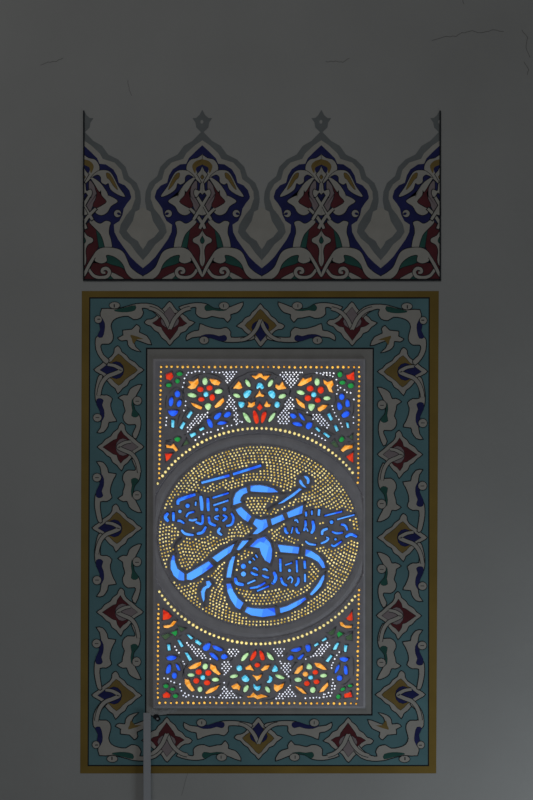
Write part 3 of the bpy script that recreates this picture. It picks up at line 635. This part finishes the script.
# the bridges between the blue segments are solid plaster
bridges = [[(251.5,488),(247.5,488.5)], [(234,507),(238,509)], [(251,521),(254,519)], [(266,522),(273,518)], [(284,517),(289,515)], [(252,538),(248,541)], [(272,548),(279,547)], [(298,550),(306,553)], [(325,569),(324,574)], [(311,594),(305,598)], [(281,609),(275,611)], [(246,608),(241,607)], [(229,580),(228.5,584)], [(235,552),(237,550)], [(214,562),(211,566)], [(185,578),(187,577)], [(233,548),(236,542)], [(301,489),(303,485)]]
bridges += [[(256,536),(262,538)], [(243,547),(247,545)],[(286,500),(262,512),(240,505)]][:2]
textzone = [[(168,503),(176,498),(196,492),(214,490),(226,488),(233,492),(236,515),(226,536),(205,538),(182,536),(175,525),(164,522),(163,512)],
            [(284,522),(304,508),(322,508),(342,510),(356,513),(349,520),(359,534),(356,538),(340,548),(310,547),(300,541),(283,534)],
            [(236,572),(240,562),(252,553),(262,558),(280,556),(300,558),(309,563),(307,585),(296,588),(262,592),(240,588)]]
gold = []
tailpts = loc(E, [(212,220),(220,170),(240,125),(265,100)])+loc(Cc, [(90,290),(60,310),(150,184),(190,188)])+loc(E, [(455,635)])
k = 0; rx, ry = 98.9, 88.9
while ry > 4:
    for p in ellarc(MC[0], MC[1], rx, ry, 3.55, k*0.03):
        c = clearance(p)
        if any(abs(tq[0]-p[0])+abs(tq[1]-p[1]) < 4.2 for tq in tailpts): continue
        if c < (3.9 if ((p[0]-258.8) or 1) and min((pdist(p, q) for q, b in zip(big, bb) if b[0] < p[0] < b[2] and b[1] < p[1] < b[3]), default=99) < 3.9 else 2.9): continue
        if c < 5.2 and any(inside(p, z) for z in textzone): continue
        if any(min(pdist(p, b+b[::-1]) for b in [br]) < 4.2 for br in bridges if abs(br[0][0]-p[0]) < 16 and abs(br[0][1]-p[1]) < 16): continue
        gold.append((p[0]+rnd.uniform(-.28, .28), p[1]+rnd.uniform(-.28, .28)))
    rx -= 2.98; ry -= 2.98; k += 1

# ---- plate builder
def dotpoly(p, r, n=8):
    a0 = rnd.uniform(0, 1); rr = r
    return [(p[0]+rr*math.cos(a0+2*math.pi*i/n), p[1]+rr*math.sin(a0+2*math.pi*i/n)) for i in range(n)]
def groove_runs(paths, w=.85):
    """carved channels that trace the leaf and rosette outlines, broken where they meet a piece"""
    r = []
    dots = [p for p in clear]
    for path in paths:
        p = openc(path, 8) if len(path) > 2 else [(path[0][0]+(path[1][0]-path[0][0])*k/12, path[0][1]+(path[1][1]-path[0][1])*k/12) for k in range(13)]
        run = []
        def flush():
            if len(run) > 4: r.append(stroke(run[::2], w, w*.4, w*.4))
        for q in p:
            near = any(abs(b[0][0]-q[0]) < 14 and abs(b[0][1]-q[1]) < 14 and (inside(q, b) or pdist(q, b) < FLARE+.75 or inside((q[0], q[1]+1), b)) for _, b in bits) or any(abs(d[0]-q[0])+abs(d[1]-q[1]) < 2.2 for d in dots) or math.hypot((q[0]-MC[0])/116, (q[1]-MC[1])/107.8) < 1.02 or not (163 < q[0] < 356 and 369.5 < q[1] < 700.5)
            if near:
                flush(); run = []
            else: run.append(q)
        flush()
    return r
STEP = 0.0085
def plate(name, outer, holes, y_front, y_back, parent, grooves=(), recess=()):
    """flat plaster face with flared holes; holes = (glass outline, flare)"""
    verts = []; faces = []
    def add(poly):
        n = len(verts); verts.extend(Vector(p) for p in poly); faces.append(list(range(n, n+len(poly))))
    if area(outer) < 0: outer = outer[::-1]
    add(outer)
    for g in recess:
        add(g[::-1] if area(g) < 0 else g)
    nrec = len(faces); tops = []
    for g, fl, up, deep in holes:
        if area(g) < 0: g = g[::-1]
        t = [(x, y-up) for x, y in offset(g, fl)]
        tops.append((g, t, deep)); add(t)
    for g in grooves: add(g[::-1] if area(g) < 0 else g)
    vs, es, fs, ov, oe, of = delaunay_2d_cdt(verts, [], faces, 1, 1e-4)
    V = [W((v.x, v.y), y_front) for v in vs]; Fc = []
    nv = len(V); V += [W((v.x, v.y), y_front+STEP) for v in vs]
    fe = {}; se = set()
    for f, o in zip(fs, of):
        if not o or max(o) >= nrec: continue
        if max(o) == 0:
            Fc.append(tuple(f))
            for k in range(len(f)): fe[(f[k], f[(k+1) % len(f)])] = 1
        else:
            Fc.append(tuple(nv+q for q in f))
            for k in range(len(f)): se.add((f[k], f[(k+1) % len(f)]))
    for a, b in se:
        if (b, a) in fe: Fc.append((a, b, nv+b, nv+a))
    for g, t, deep in tops:
        n = len(V); m = len(g)
        V += [W(p, y_front+(STEP if deep else 0)) for p in t]+[W(p, y_back) for p in g]
        for i in range(m):
            j = (i+1) % m; Fc.append((n+i, n+j, n+m+j, n+m+i))
    for g in grooves:
        if area(g) < 0: g = g[::-1]
        n = len(V); m = len(g); V += [W(p, y_front) for p in g]+[W(p, y_front+.007) for p in g]
        for i in range(m):
            j = (i+1) % m; Fc.append((n+i, n+j, n+m+j, n+m+i))
        h = m//2
        for i in range(h-1): Fc.append((n+m+i, n+m+i+1, n+m+m-2-i, n+m+m-1-i))
    return mesh_obj(name, V, Fc, [M['plaster']], None, parent)
def slab(mb, poly, y, key, grow=0.25, th=0.004):
    q = offset(poly, grow); n = len(mb.v); m = len(q); mi = mb.mi(key)
    mb.v += [W(p, y) for p in q]+[(a, b+th, c) for a, b, c in (W(p, y) for p in q)]
    mb.f.append(tuple(range(n, n+m))); mb.m.append(mi)
    mb.f.append(tuple(range(n+2*m-1, n+m-1, -1))); mb.m.append(mi)
    for i in range(m):
        j = (i+1) % m; mb.f.append((n+i, n+m+i, n+m+j, n+j)); mb.m.append(mi)
PX0, PX1, PY0, PY1 = 155.4, 363.4, 361.2, 706.4
RX, RY = 113.0, 103.2
def ellpt(rx, ry, t): return (MC[0]+rx*math.cos(t), MC[1]+ry*math.sin(t))
tR = math.acos((PX1-MC[0])/RX); tL = math.acos((PX0-MC[0])/RX)
up_arc = [ellpt(RX, RY, -tR-(tL-tR)*k/90) for k in range(91)]   # right -> left over the top
lo_arc = [ellpt(RX, RY, tL-(tL-tR)*k/90) for k in range(91)]    # left -> right under the bottom
top_poly = [(PX0, PY0), (PX1, PY0)]+up_arc
bot_poly = [(PX1, PY1), (PX0, PY1)]+lo_arc
def ab_r(): return 1.22*rnd.uniform(.72, 1.08)
dots_amber = [(dotpoly(p, ab_r()), 'amber') for p in amber]
dots_arc = [(dotpoly(p, 1.38*rnd.uniform(.85, 1.05)), 'yellow') for p in yellow_arc]
dots_clear = [(dotpoly(p, .80*rnd.uniform(.8, 1.1), 6), 'clear') for p in clear]
# keep dots off the coloured pieces
def ok(d):
    c = (sum(p[0] for p in d[0])/len(d[0]), sum(p[1] for p in d[0])/len(d[0]))
    for _, q in bits:
        if abs(q[0][0]-c[0]) < 10 and abs(q[0][1]-c[1]) < 10 and (inside(c, q) or pdist(c, q) < 1.5): return False
    return True
dots_clear = [d for d in dots_clear if ok(d)]
tophole, bothole = [], []; FLARE = 1.9
for q, fl, up, dp in [(b[1], .55, .35, True) for b in bits]+[(d[0], .5, .5, False) for d in dots_amber+dots_arc]+[(d[0], .22, .25, False) for d in dots_clear]:
    (tophole if q[0][1] < 536 else bothole).append((q, fl, up, dp))
bitrec = [[(x, y-.55) for x, y in offset(q, 1.45)] for _, q in bits]
gp = []
for cx, cy in ((206.3, 394.6),):
    gp += [[(cx+23.6*math.cos(math.radians(t)), cy+21.0*math.sin(math.radians(t))) for t in range(a, a+95, 10)] for a in (0, 90, 180, 270)]
    for t in (0, 60, 90, 120, 180, 240, 300):
        pass
gp += [loc(P1, [(150,300),(143,360),(146,430),(160,465)]), loc(P1, [(170,285),(200,250),(238,235),(272,262),(292,290),(288,340),(276,390),(258,420)]), loc(P1, [(262,445),(245,490),(240,540)]),
       loc(P1, [(345,400),(310,430),(286,470),(262,520)]), loc(T1, [(140,215),(190,205),(215,180),(260,175),(330,240)]), loc(T1, [(290,170),(335,148),(400,105),(470,40),(490,5)]), loc(T1, [(150,390),(210,335),(262,285)]), loc(T1, [(130,240),(150,225),(200,225)]),
       loc(P2, [(152,258),(200,200),(235,160),(290,135),(330,115),(420,105)]), loc(P2, [(165,262),(192,310),(215,350),(238,410),(262,440),(300,515)]), loc(P2, [(0,470),(50,435),(110,415),(180,425),(205,470),(170,500),(60,520)]),
       loc(P2, [(285,150),(300,190),(330,245),(365,250)]), loc(P2, [(355,300),(350,340),(395,345)]), loc(P2, [(240,335),(300,345),(330,340)]), loc(P2, [(410,430),(412,480),(418,520)])]
allg = []
for path in gp:
    for fx in (0, 1):
        for fy in (0, 1):
            allg.append([((519.6-x) if fx else x, (1071.5-y) if fy else y) for x, y in path])
allg += [[(x-.6, y) for x, y in loc(P1, [(440,225),(466,262),(440,318)])]]
runs = groove_runs(allg)
plate('spandrel_lattice', top_poly, tophole, FRONT_Y, GLASS_Y, win, [g for g in runs if g[0][1] < 536], [g for g in bitrec if g[0][1] < 536])
plate('spandrel_lattice', bot_poly, bothole, FRONT_Y, GLASS_Y, win, [g for g in runs if g[0][1] > 536], [g for g in bitrec if g[0][1] > 536])
MED_Y = FRONT_Y+0.003
med_outer = [ellpt(100.9, 91.3, 2*math.pi*k/160) for k in range(160)]
dots_gold = [(dotpoly(p, .98*rnd.uniform(.80, 1.06), 6), 'goldm') for p in gold]
medh = [(q, .6, .35, True) for q in big]+[(q, .4, .3, True) for q in small]+[(d[0], .24, .25, False) for d in dots_gold]
tails = [stroke(loc(E, [(196,300),(212,190),(240,125),(275,90)]), 3.4, 3.4, .6), stroke(loc(Cc, [(150,262),(90,290),(30,335)]), 3.6, 3.6, .5), stroke(loc(Cc, [(110,176),(170,190),(240,180)]), 2.8, 3.6, .5),
         stroke(loc(E, [(450,590),(455,640),(462,665)]), 2.6, 3.4, .5), stroke(loc(Cc, [(330,320),(345,300),(348,250)]), 2.4, 2.8, .5), stroke(loc(A, [(340,190),(400,172),(420,200)]), 2.0, 2.0, 1.0)]
medrec = [[(x, y-.3) for x, y in offset(q, 2.75)] for q in big]+[[(x, y-.25) for x, y in offset(q, 1.25)] for q in small]+tails
med = plate('medallion', med_outer, medh, MED_Y, GLASS_Y, win, (), medrec)
# moulded ring round the medallion
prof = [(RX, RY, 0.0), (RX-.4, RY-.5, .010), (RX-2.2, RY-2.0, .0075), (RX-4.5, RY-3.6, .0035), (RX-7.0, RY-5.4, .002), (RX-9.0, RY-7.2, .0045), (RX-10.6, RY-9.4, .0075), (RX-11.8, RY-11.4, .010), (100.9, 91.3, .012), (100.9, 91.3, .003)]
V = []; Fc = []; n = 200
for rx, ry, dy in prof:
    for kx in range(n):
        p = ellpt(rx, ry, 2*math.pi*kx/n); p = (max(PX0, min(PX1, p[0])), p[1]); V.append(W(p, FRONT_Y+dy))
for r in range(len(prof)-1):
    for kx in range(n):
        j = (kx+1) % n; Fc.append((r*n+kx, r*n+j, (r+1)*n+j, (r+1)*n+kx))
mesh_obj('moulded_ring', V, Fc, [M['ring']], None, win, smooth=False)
# chamfered panel edge and flat painted surround
def loops(rects, ys, key, name, parent):
    mb = MB()
    for i in range(len(rects)-1):
        for a in range(4):
            b = (a+1) % 4
            mb.face([W(rects[i][a], ys[i]), W(rects[i][b], ys[i]), W(rects[i+1][b], ys[i+1]), W(rects[i+1][a], ys[i+1])], key)
    return mb.build(name, parent)
rc = lambda x0, x1, y0, y1: [(x0, y0), (x1, y0), (x1, y1), (x0, y1)]
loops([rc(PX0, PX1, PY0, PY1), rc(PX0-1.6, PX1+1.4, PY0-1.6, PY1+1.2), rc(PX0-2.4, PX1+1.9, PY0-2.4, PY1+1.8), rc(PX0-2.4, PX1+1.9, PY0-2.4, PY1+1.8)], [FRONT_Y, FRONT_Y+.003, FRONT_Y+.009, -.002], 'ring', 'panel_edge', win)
loops([rc(154, 364, 360, 707.3), o5, o5], [-.004, -.004, 0], 'surround', 'flat_surround', win)
# glass
PARTN = {}
def glass_part(poly, key, name, parent):
    mb = MB(); slab(mb, poly, GLASS_Y, key); return mb.build(name, parent)
names = {'red': 'red_glass_piece', 'blue': 'blue_glass_piece', 'cyan': 'cyan_glass_piece', 'orange': 'orange_glass_piece', 'gglass': 'green_glass_piece', 'pale': 'pale_green_glass_piece', 'dark': 'unlit_green_glass_piece'}
for key, q in bits: glass_part(q, key, names[key], win)
for q in big: glass_part(q, 'sky', 'calligraphy_glass', med)
for hash_i, q in enumerate(small): glass_part(q, 'sky' if hash_i % 3 == 0 else 'blue2', 'calligraphy_fine_glass', med)
def dotset(ds, name, parent):
    ds = sorted(ds, key=lambda d: -abs(area(d[0])))
    for q, key in ds[:100]: 
        mb = MB(); slab(mb, q, GLASS_Y, key, .12, .003); mb.build(name, parent)
    if len(ds) > 100:
        mb = MB()
        for q, key in ds[100:]: slab(mb, q, GLASS_Y, key, .12, .003)
        mb.build(name, parent, kind='stuff')
dotset(dots_amber, 'amber_glass_dot', win); dotset(dots_arc, 'yellow_glass_dot', win); dotset(dots_clear, 'clear_glass_dot', win); dotset(dots_gold, 'gold_glass_dot', med)
print('dots', len(dots_amber), len(dots_arc), len(dots_clear), len(dots_gold))
# added glowing panel in the wall opening, stands in for the sky outside
a = W((156.5, 362)); b = W((362.5, 705.5))
mb = MB(); mb.box(a[0]-.0, b[0]+.0, .055, .061, b[2], a[2], 'day'); mb.build('daylight_panel', win)
# bare patch and screw hole under the lower left corner
mb = MB(); q = [(150.4,709.6),(157,708.9),(165,709.3),(172,708.8),(178,709.8),(174,712.2),(166,714.2),(158,715.0),(151.5,715.6)]
q = offset(smooth(q, 3), 0); q = [(x+rnd.uniform(-.4, .4), y+rnd.uniform(-.35, .35)) for x, y in q]
cx_, cy_ = 162, 712
for i in range(len(q)):
    j = (i+1) % len(q)
    mb.face([W(q[i], -.0042), W(q[j], -.0042), W((cx_, cy_), -.0075)], 'chip')
mb.build('chipped_plaster', win)
mb = MB(); paint(mb, smooth([(154,715),(157,713.6),(159,716),(160.5,719),(157.6,721.6),(155.4,719.2),(152.6,717.2)], 2), 'black', 11); hole = mb.build('torn_hole', win)
mb = MB()
for i in range(8):
    for j in range(3):
        def sp(i, j):
            t = 2*math.pi*i/8; f = math.pi/2*j/3; r = 1.1*math.cos(f)
            return W((157.3+r*math.cos(t), 718.8+r*math.sin(t)), -.0062-.004*math.sin(f))
        mb.face([sp(i, j), sp(i+1, j), sp(i+1, j+1), sp(i, j+1)], 'pvc')
mb.build('white_dome', hole)  # small white dome in the dark hole

# ------------------------------------------------------------------ cable trunking
xl = W((143.9, 800))[0]; xr = W((150.9, 800))[0]; zt = W((0, 713.2))[2]
tr = empty('cable_cover', ((xl+xr)/2, 0, 0), 'vertical white plastic cable cover running down the wall from the window corner', 'cable cover')
def bev_box(x0, x1, y0, y1, z0, z1, b, key, name, parent):
    bm = bmesh.new(); bmesh.ops.create_cube(bm, size=1)
    for v in bm.verts: v.co = ((x0+x1)/2+v.co.x*(x1-x0), (y0+y1)/2+v.co.y*(y1-y0), (z0+z1)/2+v.co.z*(z1-z0))
    bmesh.ops.bevel(bm, geom=bm.edges[:], offset=b, segments=2, affect='EDGES')
    me_v = [tuple(v.co) for v in bm.verts]; bm.verts.index_update(); me_f = [tuple(v.index for v in f.verts) for f in bm.faces]; bm.free()
    return mesh_obj(name, me_v, me_f, [M[key]], None, parent)
bev_box(xl, xr, -.018, -.0045, 0.0, zt, .0015, 'pvc', 'cover_channel', tr)
bev_box(xl-.0008, xr+.0008, -.026, -.0185, 0.0, zt-.001, .002, 'pvc', 'cover_lid', tr)

# ------------------------------------------------------------------ light
w = bpy.data.worlds.new('room'); bpy.context.scene.world = w; w.use_nodes = True
w.node_tree.nodes['Background'].inputs[0].default_value = (0.92, 0.97, 1.0, 1); w.node_tree.nodes['Background'].inputs[1].default_value = 0.05
def area_light(name, locn, target, size, energy, col):
    l = bpy.data.lights.new(name, 'AREA'); l.shape = 'RECTANGLE'; l.size = size[0]; l.size_y = size[1]; l.energy = energy; l.color = col
    o = bpy.data.objects.new(name, l); C.objects.link(o); o.location = locn
    o.rotation_euler = (Vector(target)-Vector(locn)).to_track_quat('-Z', 'Y').to_euler(); return o
area_light('high_window_light', (-3.0, -6.0, 8.6), (0, 0, 4.2), (2.6, 2.0), 35, (1.0, 0.985, 0.97))
area_light('low_fill_light', (2.5, -1.5, 0.9), (1.5, 0, 2.2), (1.1, 1.1), 17, (0.84, 0.93, 1.0))  # unseen fill added to brighten the wall at lower right
area_light('side_fill_light', (-3.2, -3.0, 2.0), (-1.2, 0, 3.2), (1.2, 1.4), 2.2, (0.82, 0.9, 1.0))  # weak unseen fill added to lift the left side of the wall

# ------------------------------------------------------------------ camera: level, with vertical shift
cam = bpy.data.cameras.new('camera'); co = bpy.data.objects.new('camera', cam); C.objects.link(co)
co.location = (CX, -DIST, CAMZ); co.rotation_euler = (math.pi/2, 0, 0)
cam.sensor_fit = 'HORIZONTAL'; cam.sensor_width = 36
wide = 533*S; cam.lens = 36*DIST/wide
cam.shift_y = ((Z0+400*S)-CAMZ)/wide
cam.clip_end = 100
sc = bpy.context.scene; sc.camera = co
sc.view_settings.view_transform = 'Standard'; sc.view_settings.look = 'None'; sc.view_settings.exposure = 0; sc.view_settings.gamma = 1
sc.view_settings.use_curve_mapping = False
